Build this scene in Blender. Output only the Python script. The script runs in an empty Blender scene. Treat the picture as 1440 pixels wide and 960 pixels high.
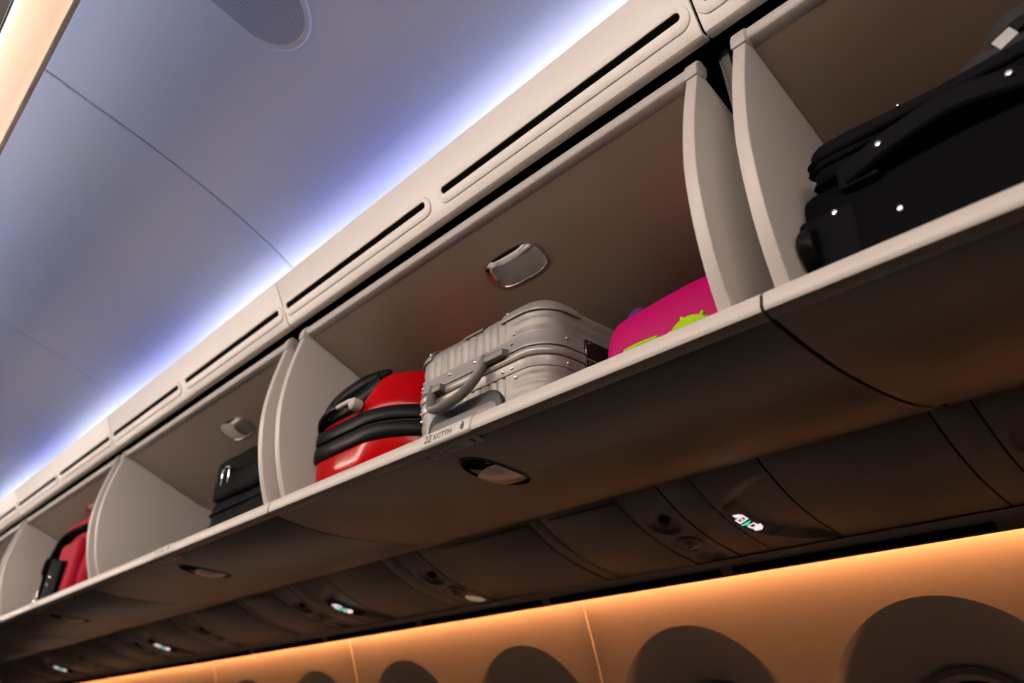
import bpy, bmesh, math, random
from mathutils import Vector, Matrix, noise
random.seed(7)
S = bpy.context.scene
COL = S.collection
H = 1.25            # eye height above the cabin floor; geometry below is written relative to the eye
P = 1.222           # pitch of the bins, valances, ceiling and side wall panels
R = math.radians

# ---------------------------------------------------------------- camera
cd = bpy.data.cameras.new('camera'); cam = bpy.data.objects.new('camera', cd); COL.objects.link(cam)
right = Vector((0.67313149, 0.73793554, -0.04842662)); up = Vector((0.33305985, -0.24404195, 0.91077695))
view = Vector((-0.66027655, 0.62920162, 0.41004902))
m = Matrix((right, up, -view)).transposed().to_4x4(); m.translation = (0, 0, H)
cam.matrix_world = m
cd.sensor_width = 36; cd.lens = 1130/1440*36; cd.clip_start = 0.02
cd.dof.use_dof = True; cd.dof.focus_distance = 1.30; cd.dof.aperture_fstop = 3.2
S.camera = cam
# ---------------------------------------------------------------- world, exposure
w = bpy.data.worlds.new('world'); S.world = w; w.use_nodes = True
w.node_tree.nodes['Background'].inputs[0].default_value = (0.9, 0.72, 0.62, 1)
w.node_tree.nodes['Background'].inputs[1].default_value = 0.006
S.view_settings.view_transform = 'Standard'; S.view_settings.look = 'None'
S.view_settings.exposure = 0.0; S.view_settings.gamma = 1.0; S.view_settings.use_curve_mapping = False
COVE_POWER, SOFFIT_POWER, WARM_POWER, WASH_POWER = 25.0, 14.0, 112.0, 105.0
COVE_COL, WARM_COL, WASH_COL = (0.42, 0.55, 1.0), (1.0, 0.83, 0.70), (1.0, 0.375, 0.135)

# ---------------------------------------------------------------- materials
def mat(name, col, rough=0.5, metal=0.0, bump=0.0, bscale=200.0, var=0.0, vscale=6.0, spec=0.5, coat=0.0, emit=None, estr=0.0):
    M = bpy.data.materials.new(name); M.use_nodes = True
    nt = M.node_tree; b = nt.nodes['Principled BSDF']
    b.inputs['Base Color'].default_value = (*col, 1); b.inputs['Roughness'].default_value = rough
    b.inputs['Metallic'].default_value = metal; b.inputs['Specular IOR Level'].default_value = spec
    b.inputs['Coat Weight'].default_value = coat
    tc = nt.nodes.new('ShaderNodeTexCoord')
    if var > 0:
        n = nt.nodes.new('ShaderNodeTexNoise'); n.inputs['Scale'].default_value = vscale; n.inputs['Detail'].default_value = 4
        nt.links.new(tc.outputs['Object'], n.inputs['Vector'])
        r = nt.nodes.new('ShaderNodeValToRGB')
        r.color_ramp.elements[0].position = 0.3; r.color_ramp.elements[1].position = 0.7
        r.color_ramp.elements[0].color = (*[c*(1-var) for c in col], 1); r.color_ramp.elements[1].color = (*[min(1, c*(1+var)) for c in col], 1)
        nt.links.new(n.outputs['Fac'], r.inputs[0]); nt.links.new(r.outputs[0], b.inputs['Base Color'])
    if bump > 0:
        n = nt.nodes.new('ShaderNodeTexNoise'); n.inputs['Scale'].default_value = bscale; n.inputs['Detail'].default_value = 3
        nt.links.new(tc.outputs['Object'], n.inputs['Vector'])
        bp = nt.nodes.new('ShaderNodeBump'); bp.inputs['Strength'].default_value = bump; bp.inputs['Distance'].default_value = 0.002
        nt.links.new(n.outputs['Fac'], bp.inputs['Height']); nt.links.new(bp.outputs[0], b.inputs['Normal'])
    if emit:
        b.inputs['Emission Color'].default_value = (*emit, 1); b.inputs['Emission Strength'].default_value = estr
    return M
M = {}
M['bin'] = mat('bin_plastic', (0.45, 0.415, 0.385), 0.42, bump=0.05, bscale=500)
M['binroof'] = mat('bin_roof_shaded', (0.215, 0.145, 0.10), 0.36, bump=0.03, bscale=500, spec=1.0, coat=1.0)  # bin plastic with interior shade and red bounce put into its colour
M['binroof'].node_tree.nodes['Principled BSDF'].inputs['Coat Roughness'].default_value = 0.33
M['valance'] = mat('valance_plastic', (0.80, 0.74, 0.67), 0.38, bump=0.04, bscale=400)
M['ceiling'] = mat('ceiling_panel', (0.65, 0.64, 0.65), 0.5, bump=0.03, bscale=300)
M['psu'] = mat('service_panel_shaded', (0.13, 0.115, 0.108), 0.42, bump=0.05, bscale=500)  # darker than the bin plastic: shade under the bins is in the colour
M['soffit'] = mat('soffit_plastic', (0.40, 0.34, 0.28), 0.5, bump=0.04, bscale=400)
M['door'] = mat('bin_door_shaded', (0.058, 0.053, 0.052), 0.36, bump=0.04, bscale=500)  # same plastic as the bins, darkened to stand for shade underneath
M['sidewall'] = mat('sidewall_plastic', (0.70, 0.64, 0.56), 0.5, bump=0.04, bscale=400)
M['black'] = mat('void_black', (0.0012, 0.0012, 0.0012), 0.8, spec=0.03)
M['darkgap'] = mat('gap_shade', (0.03, 0.03, 0.03), 0.6)  # tone stands for shade in a gap
M['bracket'] = mat('bracket_grey', (0.10, 0.095, 0.085), 0.5, metal=0.4)
M['mirror'] = mat('mirror_glass', (0.85, 0.84, 0.82), 0.03, metal=1.0)
M['chrome'] = mat('bright_metal', (0.75, 0.72, 0.68), 0.2, metal=1.0)
M['latch'] = mat('latch_metal', (0.34, 0.28, 0.24), 0.28, metal=0.9)
M['ink'] = mat('placard_ink', (0.03, 0.03, 0.035), 0.6)
M['placard'] = mat('placard_plastic', (0.47, 0.445, 0.42), 0.4)
M['alu'] = mat('ribbed_aluminium', (0.255, 0.238, 0.225), 0.46, metal=0.25, var=0.16, vscale=34, bump=0.15, bscale=90)
M['alurail'] = mat('frame_aluminium', (0.30, 0.28, 0.265), 0.36, metal=0.35)
M['greyplastic'] = mat('grey_plastic', (0.125, 0.117, 0.11), 0.42, bump=0.05, bscale=600)
M['darkgrey'] = mat('wheel_housing', (0.032, 0.030, 0.026), 0.4, spec=0.25)
M['lock'] = mat('lock_plate', (0.11, 0.09, 0.09), 0.15, metal=0.9)
M['red'] = mat('red_shell', (0.38, 0.001, 0.003), 0.14, spec=0.08)
M['rubber'] = mat('black_rubber', (0.004, 0.004, 0.0042), 0.38, spec=0.10)
M['clip'] = mat('clip_grey', (0.42, 0.39, 0.36), 0.4)
M['pink'] = mat('pink_shell', (0.40, 0.0, 0.105), 0.55, spec=0.12)
M['lime'] = mat('lime_plastic', (0.30, 0.50, 0.0), 0.5, spec=0.2)
M['purple'] = mat('purple_horn', (0.09, 0.02, 0.13), 0.5)
M['nylon'] = mat('black_nylon', (0.0025, 0.0025, 0.0035), 0.7, bump=0.35, bscale=700, spec=0.04)
M['nylon2'] = mat('charcoal_nylon', (0.0045, 0.0045, 0.0070), 0.7, bump=0.35, bscale=700, spec=0.06)
M['jacket'] = mat('charcoal_jacket', (0.022, 0.022, 0.023), 0.85, bump=0.5, bscale=90)
M['label'] = mat('white_label', (0.42, 0.42, 0.41), 0.5)
M['backpack'] = mat('red_backpack_fabric', (0.36, 0.004, 0.024), 0.7, spec=0.15, bump=0.3, bscale=500)
M['cup'] = mat('lamp_cup', (0.16, 0.145, 0.135), 0.4)
M['lens'] = mat('reading_lamp_lens', (0.5, 0.5, 0.45), 0.25, emit=(1.0, 0.85, 0.52), estr=0.16)
M['signblack'] = mat('sign_glass', (0.008, 0.007, 0.007), 0.2)
M['signwhite'] = mat('sign_white', (0.8, 0.7, 0.7), 0.5, emit=(1.0, 0.86, 0.86), estr=0.95)
M['signteal'] = mat('sign_teal', (0.1, 0.6, 0.5), 0.5, emit=(0.05, 0.75, 0.50), estr=1.0)
M['carpet'] = mat('carpet', (0.035, 0.035, 0.045), 0.95, bump=0.6, bscale=300)
M['bezel'] = mat('window_bezel', (0.42, 0.40, 0.38), 0.4)
M['pane'] = mat('window_pane', (0.012, 0.014, 0.02), 0.06)
M['warmfill'] = mat('warm_fill', (1, 1, 1), 0.5, emit=WARM_COL, estr=WARM_POWER)  # emission of the added fill strip
M['washled'] = mat('amber_led', (1, 1, 1), 0.5, emit=WASH_COL, estr=WASH_POWER)
def cove_mat(power, c0=(0.44, 0.55, 1.0, 1), c1=(0.20, 0.30, 1.0, 1)):                                     # LED modules drift between white and blue along the cabin
    Mt = bpy.data.materials.new('cove_led'); Mt.use_nodes = True; nt = Mt.node_tree; b = nt.nodes['Principled BSDF']
    g = nt.nodes.new('ShaderNodeNewGeometry'); sx = nt.nodes.new('ShaderNodeSeparateXYZ'); nt.links.new(g.outputs['Position'], sx.inputs[0])
    mu = nt.nodes.new('ShaderNodeMath'); mu.operation = 'MULTIPLY_ADD'; mu.inputs[1].default_value = 2*math.pi/P; mu.inputs[2].default_value = 2*math.pi*0.25
    nt.links.new(sx.outputs[0], mu.inputs[0])
    s = nt.nodes.new('ShaderNodeMath'); s.operation = 'SINE'; nt.links.new(mu.outputs[0], s.inputs[0])
    mr = nt.nodes.new('ShaderNodeMapRange'); mr.inputs[1].default_value = -1; mr.inputs[2].default_value = 1; nt.links.new(s.outputs[0], mr.inputs[0])
    mx = nt.nodes.new('ShaderNodeMix'); mx.data_type = 'RGBA'; nt.links.new(mr.outputs[0], mx.inputs[0])
    mx.inputs[6].default_value = c0; mx.inputs[7].default_value = c1
    nt.links.new(mx.outputs[2], b.inputs['Emission Color']); b.inputs['Emission Strength'].default_value = power
    return Mt
M['coveled'] = cove_mat(COVE_POWER); M['soffitled'] = cove_mat(SOFFIT_POWER, (0.80, 0.83, 1.0, 1), (0.55, 0.63, 1.0, 1))
def perforated():
    Mt = mat('speaker_grille', (0.5, 0.5, 0.52), 0.5); nt = Mt.node_tree; b = nt.nodes['Principled BSDF']
    tc = nt.nodes.new('ShaderNodeTexCoord'); mp = nt.nodes.new('ShaderNodeMapping'); mp.inputs['Scale'].default_value = (260, 260, 0)
    v = nt.nodes.new('ShaderNodeTexVoronoi'); v.inputs['Scale'].default_value = 1.0; v.inputs['Randomness'].default_value = 0.0
    nt.links.new(tc.outputs['Object'], mp.inputs[0]); nt.links.new(mp.outputs[0], v.inputs['Vector'])
    r = nt.nodes.new('ShaderNodeValToRGB'); r.color_ramp.elements[0].position = 0.24; r.color_ramp.elements[1].position = 0.34
    r.color_ramp.elements[0].color = (0.05, 0.05, 0.055, 1); r.color_ramp.elements[1].color = (0.55, 0.55, 0.57, 1)
    nt.links.new(v.outputs['Distance'], r.inputs[0]); nt.links.new(r.outputs[0], b.inputs['Base Color'])
    return Mt
M['grille'] = perforated()

# ---------------------------------------------------------------- mesh helpers
OFF = {}            # offset that children of a thing subtract from eye-relative coordinates
def link(name, me, material, parent=None, smooth=True, ang=35):
    o = bpy.data.objects.new(name, me); COL.objects.link(o)
    if material is not None and not me.materials: me.materials.append(M[material] if isinstance(material, str) else material)
    if smooth:
        me.shade_smooth(); me.set_sharp_from_angle(angle=R(ang))
    if parent: o.parent = parent
    return o
def finish(name, bm, material, parent=None, bevel=0, seg=2, smooth=True, ang=35, bang=30):
    bmesh.ops.recalc_face_normals(bm, faces=bm.faces)
    if bevel > 0:
        ed = [e for e in bm.edges if len(e.link_faces) == 2 and e.calc_face_angle(0) > R(bang)]
        bmesh.ops.bevel(bm, geom=ed, offset=bevel, segments=seg, profile=0.5, affect='EDGES', clamp_overlap=True)
    if parent is not None:
        off = OFF.get(parent.name, (0, 0, 0))
    else:
        c = [v.co for v in bm.verts]
        off = ((min(a.x for a in c)+max(a.x for a in c))/2, (min(a.y for a in c)+max(a.y for a in c))/2, min(a.z for a in c))
    bmesh.ops.translate(bm, verts=bm.verts, vec=-Vector(off))
    me = bpy.data.meshes.new(name); bm.to_mesh(me); bm.free()
    o = link(name, me, material, parent, smooth, ang)
    if parent is None: o.location = Vector(off)+Vector((0, 0, H))
    else: OFF[o.name] = off
    return o
def thing(name, label=None, cat=None, loc=(0, 0, 0), rot=(0, 0, 0), group=None, local=False, kind=None):
    o = bpy.data.objects.new(name, None); COL.objects.link(o); o.empty_display_size = 0.05
    o.location = Vector(loc)+Vector((0, 0, H)); o.rotation_euler = rot
    if not local: OFF[o.name] = loc
    tag(o, label, cat, group, kind)
    return o
def tag(o, label=None, cat=None, group=None, kind=None):
    if label: o['label'] = label
    if cat: o['category'] = cat
    if group: o['group'] = group
    if kind: o['kind'] = kind
    return o
def copy_tree(o, parent=None):
    c = o.copy(); COL.objects.link(c); c.parent = parent
    for ch in list(o.children): copy_tree(ch, c)
    return c
def prism(bm, prof, x0, x1):                        # closed profile (Y,Z) extruded along X
    a = [bm.verts.new((x0, y, z)) for y, z in prof]; b = [bm.verts.new((x1, y, z)) for y, z in prof]
    n = len(prof)
    for i in range(n): bm.faces.new((a[i], a[(i+1) % n], b[(i+1) % n], b[i]))
    bm.faces.new(a[::-1]); bm.faces.new(b)
def thick(prof, t):                                 # open profile -> closed strip of thickness t to its left
    n = len(prof); o = []
    for i in range(n):
        p, q = prof[max(i-1, 0)], prof[min(i+1, n-1)]
        dx, dz = q[0]-p[0], q[1]-p[1]; l = math.hypot(dx, dz) or 1
        o.append((prof[i][0]-dz/l*t, prof[i][1]+dx/l*t))
    return list(prof)+o[::-1]
def spl(pts, n=6):                                  # Catmull-Rom through points of any dimension
    out = []
    for i in range(len(pts)-1):
        p0, p1, p2, p3 = pts[max(i-1, 0)], pts[i], pts[i+1], pts[min(i+2, len(pts)-1)]
        for k in range(n):
            t = k/n
            out.append(tuple(0.5*((2*b)+(-a+c)*t+(2*a-5*b+4*c-d)*t*t+(-a+3*b-3*c+d)*t**3) for a, b, c, d in zip(p0, p1, p2, p3)))
    out.append(tuple(pts[-1])); return out
def box(bm, c, s, rot=None):
    r = bmesh.ops.create_cube(bm, size=1.0)
    bmesh.ops.scale(bm, vec=s, verts=r['verts'])
    if rot: bmesh.ops.rotate(bm, cent=(0, 0, 0), matrix=rot, verts=r['verts'])
    bmesh.ops.translate(bm, vec=c, verts=r['verts']); return r['verts']
def tube(bm, path, rad, seg=10, closed=False, flat=None):   # round (or elliptic: flat=(side, normal scale)) tube along a 3-D path
    P3 = [Vector(p) for p in path]; n = len(P3); rings = []; ref = None
    for i in range(n):
        if closed: t = P3[(i+1) % n]-P3[i-1]
        else: t = P3[min(i+1, n-1)]-P3[max(i-1, 0)]
        t.normalize()
        if ref is None: ref = Vector((0, 0, 1)) if abs(t.z) < 0.9 else Vector((0, 1, 0))
        u = (ref-t*ref.dot(t)).normalized(); v = t.cross(u); ref = u
        r = rad[i] if isinstance(rad, (list, tuple)) else rad
        fu, fv = flat or (1, 1)
        rings.append([bm.verts.new(P3[i]+u*math.cos(a)*r*fu+v*math.sin(a)*r*fv) for a in [2*math.pi*k/seg for k in range(seg)]])
    for i in range(n if closed else n-1):
        a, b = rings[i], rings[(i+1) % n]
        for k in range(seg): bm.faces.new((a[k], a[(k+1) % seg], b[(k+1) % seg], b[k]))
    if not closed: bm.faces.new(rings[0][::-1]); bm.faces.new(rings[-1])
def lathe(bm, prof, c, axis, seg=20):               # prof: (radius, height) along axis from c
    ax = Vector(axis).normalized(); u = ax.orthogonal().normalized(); v = ax.cross(u); c = Vector(c); rings = []
    for r, h in prof:
        if r < 1e-6: rings.append([bm.verts.new(c+ax*h)])
        else: rings.append([bm.verts.new(c+ax*h+(u*math.cos(a)+v*math.sin(a))*r) for a in [2*math.pi*k/seg for k in range(seg)]])
    for a, b in zip(rings, rings[1:]):
        for k in range(seg):
            k2 = (k+1) % seg
            if len(a) == 1 and len(b) == 1: continue
            if len(a) == 1: bm.faces.new((a[0], b[k2], b[k]))
            elif len(b) == 1: bm.faces.new((a[k], a[k2], b[0]))
            else: bm.faces.new((a[k], a[k2], b[k2], b[k]))
def grid(bm, f, nu, nv, closed_u=False):
    V = [[bm.verts.new(f(i/nu, j/nv)) for j in range(nv+1)] for i in range(nu if closed_u else nu+1)]
    for i in range(nu):
        for j in range(nv):
            a, b = V[i], V[(i+1) % len(V)]
            bm.faces.new((a[j], b[j], b[j+1], a[j+1]))
    return V
def obj(name, fn, material, parent=None, **k):
    bm = bmesh.new(); fn(bm); return finish(name, bm, material, parent, **k)
def text_bm(bm, s, size, to3d, extrude=0.0):        # flat lettering mapped by to3d(x, y)
    cu = bpy.data.curves.new('t', 'FONT'); cu.body = s; cu.size = size; cu.resolution_u = 3
    o = bpy.data.objects.new('t', cu); COL.objects.link(o)
    bpy.context.view_layer.update()
    me = bpy.data.meshes.new_from_object(o.evaluated_get(bpy.context.evaluated_depsgraph_get()))
    vs = [bm.verts.new(to3d(v.co.x, v.co.y)) for v in me.vertices]
    for p in me.polygons:
        try: bm.faces.new([vs[i] for i in p.vertices])
        except ValueError: pass
    wd = max(v.co.x for v in me.vertices)
    bpy.data.objects.remove(o); bpy.data.curves.remove(cu); bpy.data.meshes.remove(me)
    return wd

# ================================================================ THE SETTING
XA, XB = -10.2, 1.1                                # cabin section that is built, along X
SEAMS = [-0.432-P*k for k in range(-1, 8)]          # seams between bins
# floor
f = obj('floor', lambda bm: box(bm, ((XA+XB)/2, 0.6, -H-0.02), (XB-XA, 3.2, 0.04)), 'carpet', smooth=False); tag(f, kind='structure')
# ceiling: a backing shell and one panel per seam interval
CEIL = [(0.95, 0.90), (0.90, 0.962), (0.81, 1.037), (0.735, 1.085), (0.63, 1.142), (0.50, 1.20), (0.41, 1.237), (0.306, 1.275), (0.212, 1.31), (0.10, 1.342), (0.0, 1.358), (-0.12, 1.35), (-0.25, 1.31)]
cs = spl(CEIL, 4)
ceil = obj('ceiling', lambda bm: prism(bm, thick([(y, z+0.012) for y, z in cs], -0.01), XA, XB), 'ceiling'); tag(ceil, kind='structure')
OFF[ceil.name] = tuple(Vector(ceil.location)-Vector((0, 0, H)))
for a, b in zip(SEAMS[1:], SEAMS[:-1]):
    obj('panel', lambda bm: prism(bm, thick(cs, -0.010), a+0.003, b-0.003), 'ceiling', ceil, bevel=0.007, seg=3)
# liner added in black so the gaps behind and above the bins read dark
gap_sheet = [(0.852, 0.874), (0.94, 0.868), (1.0, 0.83), (1.14, 0.755), (1.46, 0.672), (1.57, 0.62), (1.56, 0.50), (1.46, 0.44), (1.39, 0.428)]
o = obj('gap_blackout_sheet', lambda bm: prism(bm, thick(gap_sheet, 0.004), XA, XB), 'black'); tag(o, kind='structure')
# side wall
def wallY(z):
    if z >= -0.5: return 1.785+0.27*((0.16+0.5)**2-(z+0.5)**2)/(2*0.66)
    return 1.785+0.27*0.66/2
wall = thing('wall_sidewall', loc=(0, 1.8, -H), kind='structure')
WIN = [-0.70-0.611*k for k in range(-2, 13)]
WZ, WA, WB = -0.16, 0.285, 0.32
def win_pt(xc, ang, k, depth):
    c, s = math.cos(ang), math.sin(ang); e = 1.0
    x = xc+WA*k*math.copysign(abs(c)**e, c); z = WZ+WB*k*math.copysign(abs(s)**e, s)
    return Vector((x, wallY(z)+depth, z))
def wall_tile(bm, xc, x0, x1, z0=-1.24, z1=0.40):
    N = 72; rings = []
    for j in range(8):
        t = j/7; ring = []
        for i in range(N):
            a = 2*math.pi*i/N; p = win_pt(xc, a, 1.0, 0); d = Vector((p.x-xc, p.z-WZ))
            s = min((x1-xc)/d.x if d.x > 1e-9 else 1e9, (x0-xc)/d.x if d.x < -1e-9 else 1e9,
                    (z1-WZ)/d.y if d.y > 1e-9 else 1e9, (z0-WZ)/d.y if d.y < -1e-9 else 1e9)
            k = 1+(s-1)*(1-t); x, z = xc+d.x*k, WZ+d.y*k
            ring.append(bm.verts.new((x, wallY(z), z)))
        rings.append(ring)
    for k, dep in ((0.90, 0.030), (0.80, 0.058), (0.70, 0.080), (0.55, 0.100)):
        rings.append([bm.verts.new(win_pt(xc, 2*math.pi*i/N, k, dep)) for i in range(N)])
    for a, b in zip(rings, rings[1:]):
        for i in range(N): bm.faces.new((a[i], a[(i+1) % N], b[(i+1) % N], b[i]))
wn = 0
for i in range(0, len(WIN)-1, 2):
    xa, xb = WIN[i], WIN[i+1]; mid = (xa+xb)/2
    def tiles(bm):
        wall_tile(bm, xa, mid, xa+0.3035); wall_tile(bm, xb, xb-0.3035, mid)
        bmesh.ops.remove_doubles(bm, verts=bm.verts, dist=0.0005)
    obj('sidewall_panel', tiles, 'sidewall', wall, ang=25)
    zz = [0.4, 0.25, 0.1, 0.0, -0.15, -0.3, -0.45, -0.6, -1.2]
    obj('joint_strip', lambda bm: prism(bm, [(wallY(z)-0.0028, z) for z in zz]+[(wallY(z)+0.008, z) for z in zz[::-1]], xb-0.3095, xb-0.3015), 'sidewall', wall, bevel=0.002)
    for xc in (xa, xb):
        wn += 1
        wt = thing('window_%d' % wn, loc=(xc, wallY(WZ)+0.07, WZ-0.22), kind='structure')
        def bez(bm):
            N = 56; rr = [[bm.verts.new(win_pt(xc, 2*math.pi*q/N, k, d)) for q in range(N)] for k, d in ((0.575, 0.104), (0.57, 0.088), (0.53, 0.086), (0.50, 0.094), (0.49, 0.112))]
            for a, b in zip(rr, rr[1:]):
                for q in range(N): bm.faces.new((a[q], a[(q+1) % N], b[(q+1) % N], b[q]))
        obj('window_bezel', bez, 'bezel', wt)
        def pane(bm):
            N = 56; bm.faces.new([bm.verts.new(win_pt(xc, 2*math.pi*q/N, 0.51, 0.110)) for q in range(N)])
        obj('pane', pane, 'pane', wt, smooth=False)
# centre side of the aisle: soffit seen at the corner of the ceiling and the closed centre bins under it
SOF = [(0.160, 1.035), (0.1600, 1.015), (0.1575, 1.006), (0.150, 1.005), (0.138, 1.011), (0.095, 1.013), (0.088, 1.016), (0.084, 1.024), (0.084, 1.045), (0.15, 1.05)]  # lower outboard lip shaped to keep the warm fill off the ceiling
for a, b in zip(SEAMS[1:], SEAMS[:-1]):
    o = obj('centre_soffit', lambda bm: prism(bm, SOF, a+0.002, b-0.002), 'soffit', bevel=0.001)
    tag(o, 'smooth cream soffit strip along the inboard edge of the ceiling', 'soffit', 'soffit strips on the centre side')
o = obj('soffit_gap_filler', lambda bm: prism(bm, [(0.083, 1.048), (0.081, 1.02), (-0.10, 1.0), (-0.30, 1.0), (-0.30, 1.30), (0.0, 1.12)], XA, XB), 'darkgap'); tag(o, kind='structure')  # dark filler standing in for the shaded gap beyond the soffit
CB = spl([(0.0, 0.90), (0.02, 0.80), (-0.02, 0.66), (-0.12, 0.52), (-0.28, 0.43), (-0.5, 0.40), (-0.9, 0.40)], 5)
for a, b in zip(SEAMS[1:], SEAMS[:-1]):
    t = thing('centre_bin', 'closed cream bin over the centre seats', 'overhead bin', loc=((a+b)/2, -0.4, 0.40), group='closed centre bins')
    obj('door', lambda bm: prism(bm, thick(CB[:22], -0.012), a+0.004, b-0.004), 'bin', t, bevel=0.003)
    obj('body', lambda bm: prism(bm, [(-0.02, 0.895), (-0.05, 0.66), (-0.3, 0.45), (-0.9, 0.42), (-0.9, 0.90)], a+0.006, b-0.006), 'bin', t)

# ---------------------------------------------------------------- lamps of the cabin (long LED strips) and one added warm fill strip
o = obj('cove_light_strip', lambda bm: box(bm, ((XA+XB)/2, 0.842, 0.975), (XB-XA, 0.018, 0.008)), 'coveled', smooth=False)
tag(o, 'cool white and blue LED strip behind the top edge of the valance', 'light strip')
o = obj('cove_light_strip', lambda bm: box(bm, ((XA+XB)/2, 0.075, 1.075), (XB-XA, 0.016, 0.008)), 'soffitled', smooth=False)
tag(o, 'blue LED strip on top of the centre soffit', 'light strip')
o = obj('warm_fill_strip', lambda bm: box(bm, ((XA+XB)/2, -0.03, 0.992), (XB-XA, 0.026, 0.010)), 'warmfill', smooth=False)  # added out-of-view fill that lights the aisle faces of valance and bins
tag(o, 'added warm white fill light strip under the centre soffit', 'light strip')
o = obj('sidewall_light_strip', lambda bm: box(bm, ((XA+XB)/2, 1.7335, 0.30), (XB-XA, 0.008, 0.012)), 'washled', smooth=False)
tag(o, 'amber LED strip behind the rail above the windows', 'light strip')

# ================================================================ VALANCE (with air slots) over the bins
VAL = spl([(0.786, 0.968), (0.7815, 0.974), (0.784, 0.9795), (0.790, 0.9785)], 3)[::-1]
VAL = [(0.792, 0.979), (0.787, 0.980), (0.7825, 0.976), (0.7835, 0.970), (0.818, 0.886), (0.8225, 0.875), (0.827, 0.869), (0.834, 0.8665), (0.845, 0.868), (0.848, 0.876)]
vd = Vector((0.818-0.7835, 0.886-0.970)).normalized()          # direction down the face
vn = Vector((vd.y, -vd.x))                                      # outward normal (towards the aisle, slightly down)
def on_val(x, s, h):                                            # s metres below slot centre, h proud
    p = Vector((0.8085, 0.9085))+vd*s+vn*h
    return Vector((x, p.x, p.y))
def stadium(xa, xb, hh, n=10):
    pts = []
    for k in range(n+1):
        a = -math.pi/2+math.pi*k/n; pts.append((xb-hh+hh*math.cos(a), hh*math.sin(a)))
    for k in range(n+1):
        a = math.pi/2+math.pi*k/n; pts.append((xa+hh+hh*math.cos(a), hh*math.sin(a)))
    return pts
def make_valance(a, b):
    t = thing('valance_module', None, None, loc=((a+b)/2, 0.81, 0.866))
    obj('fascia', lambda bm: prism(bm, thick(VAL, 0.006), a+0.0025, b-0.0025), 'valance', t, bevel=0.004, seg=3)
    for xa, xb in ((a+0.018, a+0.578), (a+0.632, a+1.200)):
        def ring(bm):
            rows = []
            for hh, off, s0, h in ((0.0215, 0.0, 0.004, -0.001), (0.0205, 0.0, 0.004, 0.0022), (0.0175, 0.0, 0.004, 0.0034), (0.010, 0.0, 0.001, 0.0034), (0.0068, 0.0, 0.0, 0.0026), (0.0062, 0.0, 0.0, -0.002)):
                d = 0.0215-hh
                rows.append([bm.verts.new(on_val(x, s+s0, h)) for x, s in stadium(xa+d-0.015, xb-d+0.015, hh)])
            for r, q in zip(rows, rows[1:]):
                for k in range(len(r)): bm.faces.new((r[k], r[(k+1) % len(r)], q[(k+1) % len(r)], q[k]))
        fr = obj('slot_frame', ring, 'valance', t, ang=50)
        obj('air_slot', lambda bm: bm.faces.new([bm.verts.new(on_val(x, s, 0.0006)) for x, s in stadium(xa, xb, 0.0068)]), 'black', fr, smooth=False)
    return t
VN = {0: 'cream valance above the bin of row 23 with black luggage', 1: 'cream valance above the bin of row 22 with the silver case', 2: 'cream valance above the bin of row 21 with one black bag', 3: 'cream valance above the bin with the red backpack'}
tray = obj('cove_light_block', lambda bm: prism(bm, thick([(0.7985, 0.970), (0.833, 0.884), (0.845, 0.876), (0.935, 0.883), (0.95, 0.91)], 0.003), XA, XB), 'black'); tag(tray, kind='structure')  # black backing added to stop cove light leaks and darken the gap below
v0 = None
for k, (a, b) in enumerate(zip(SEAMS[1:], SEAMS[:-1])):
    if v0 is None:
        v0 = make_valance(a, b); t = v0
    else:
        t = copy_tree(v0); t.location.x = (a+b)/2
    tag(t, VN.get(k, 'cream valance with two air slots beyond the bin with the red backpack'), 'valance')
    if k > 3: t['group'] = 'valances beyond the red backpack'
for sx in SEAMS[1:]:
    o = obj('hanger_bracket', lambda bm: (box(bm, (sx-0.002, 0.895, 0.815), (0.013, 0.016, 0.115), Matrix.Rotation(R(8), 3, 'X')), box(bm, (sx-0.012, 0.905, 0.815), (0.005, 0.03, 0.115), Matrix.Rotation(R(8), 3, 'X'))), 'bracket', bevel=0.001)
    tag(o, 'dark metal hanger bracket in the gap between two bins', 'bracket', 'hanger brackets between bins')

# ================================================================ OVERHEAD BINS
FRONT = spl([(0.846, 0.836), (0.815, 0.740), (0.797, 0.655), (0.794, 0.595), (0.798, 0.537), (0.808, 0.480), (0.822, 0.431)], 5)
ROOF = [(0.850, 0.8345), (1.0, 0.7565), (1.123, 0.693), (1.28, 0.652), (1.42, 0.622), (1.515, 0.60)]
TRAY = [(0.838, 0.4315), (0.815, 0.430), (0.806, 0.4278), (0.8015, 0.4238), (0.7972, 0.408), (0.7985, 0.4035), (0.806, 0.3995), (0.826, 0.394), (0.855, 0.387), (0.891, 0.379), (0.935, 0.372), (0.983, 0.367), (1.04, 0.364), (1.10, 0.363), (1.15, 0.3645), (1.20, 0.368), (1.265, 0.379), (1.34, 0.402), (1.42, 0.447), (1.49, 0.52), (1.525, 0.60),
        (1.510, 0.60), (1.475, 0.53), (1.43, 0.462), (1.385, 0.412), (1.34, 0.397), (0.85, 0.4312)]
def tray_low(y):
    T = [p for p in TRAY[6:17]]
    for p, q in zip(T, T[1:]):
        if p[0] <= y <= q[0]:
            s = (y-p[0])/(q[0]-p[0]); return p[1]+(q[1]-p[1])*s
    return T[-1][1]
def floor_z(y): return 0.4312-0.0698*(y-0.85)
TILT = math.atan(-0.0698)
BW = 1.162
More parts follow.
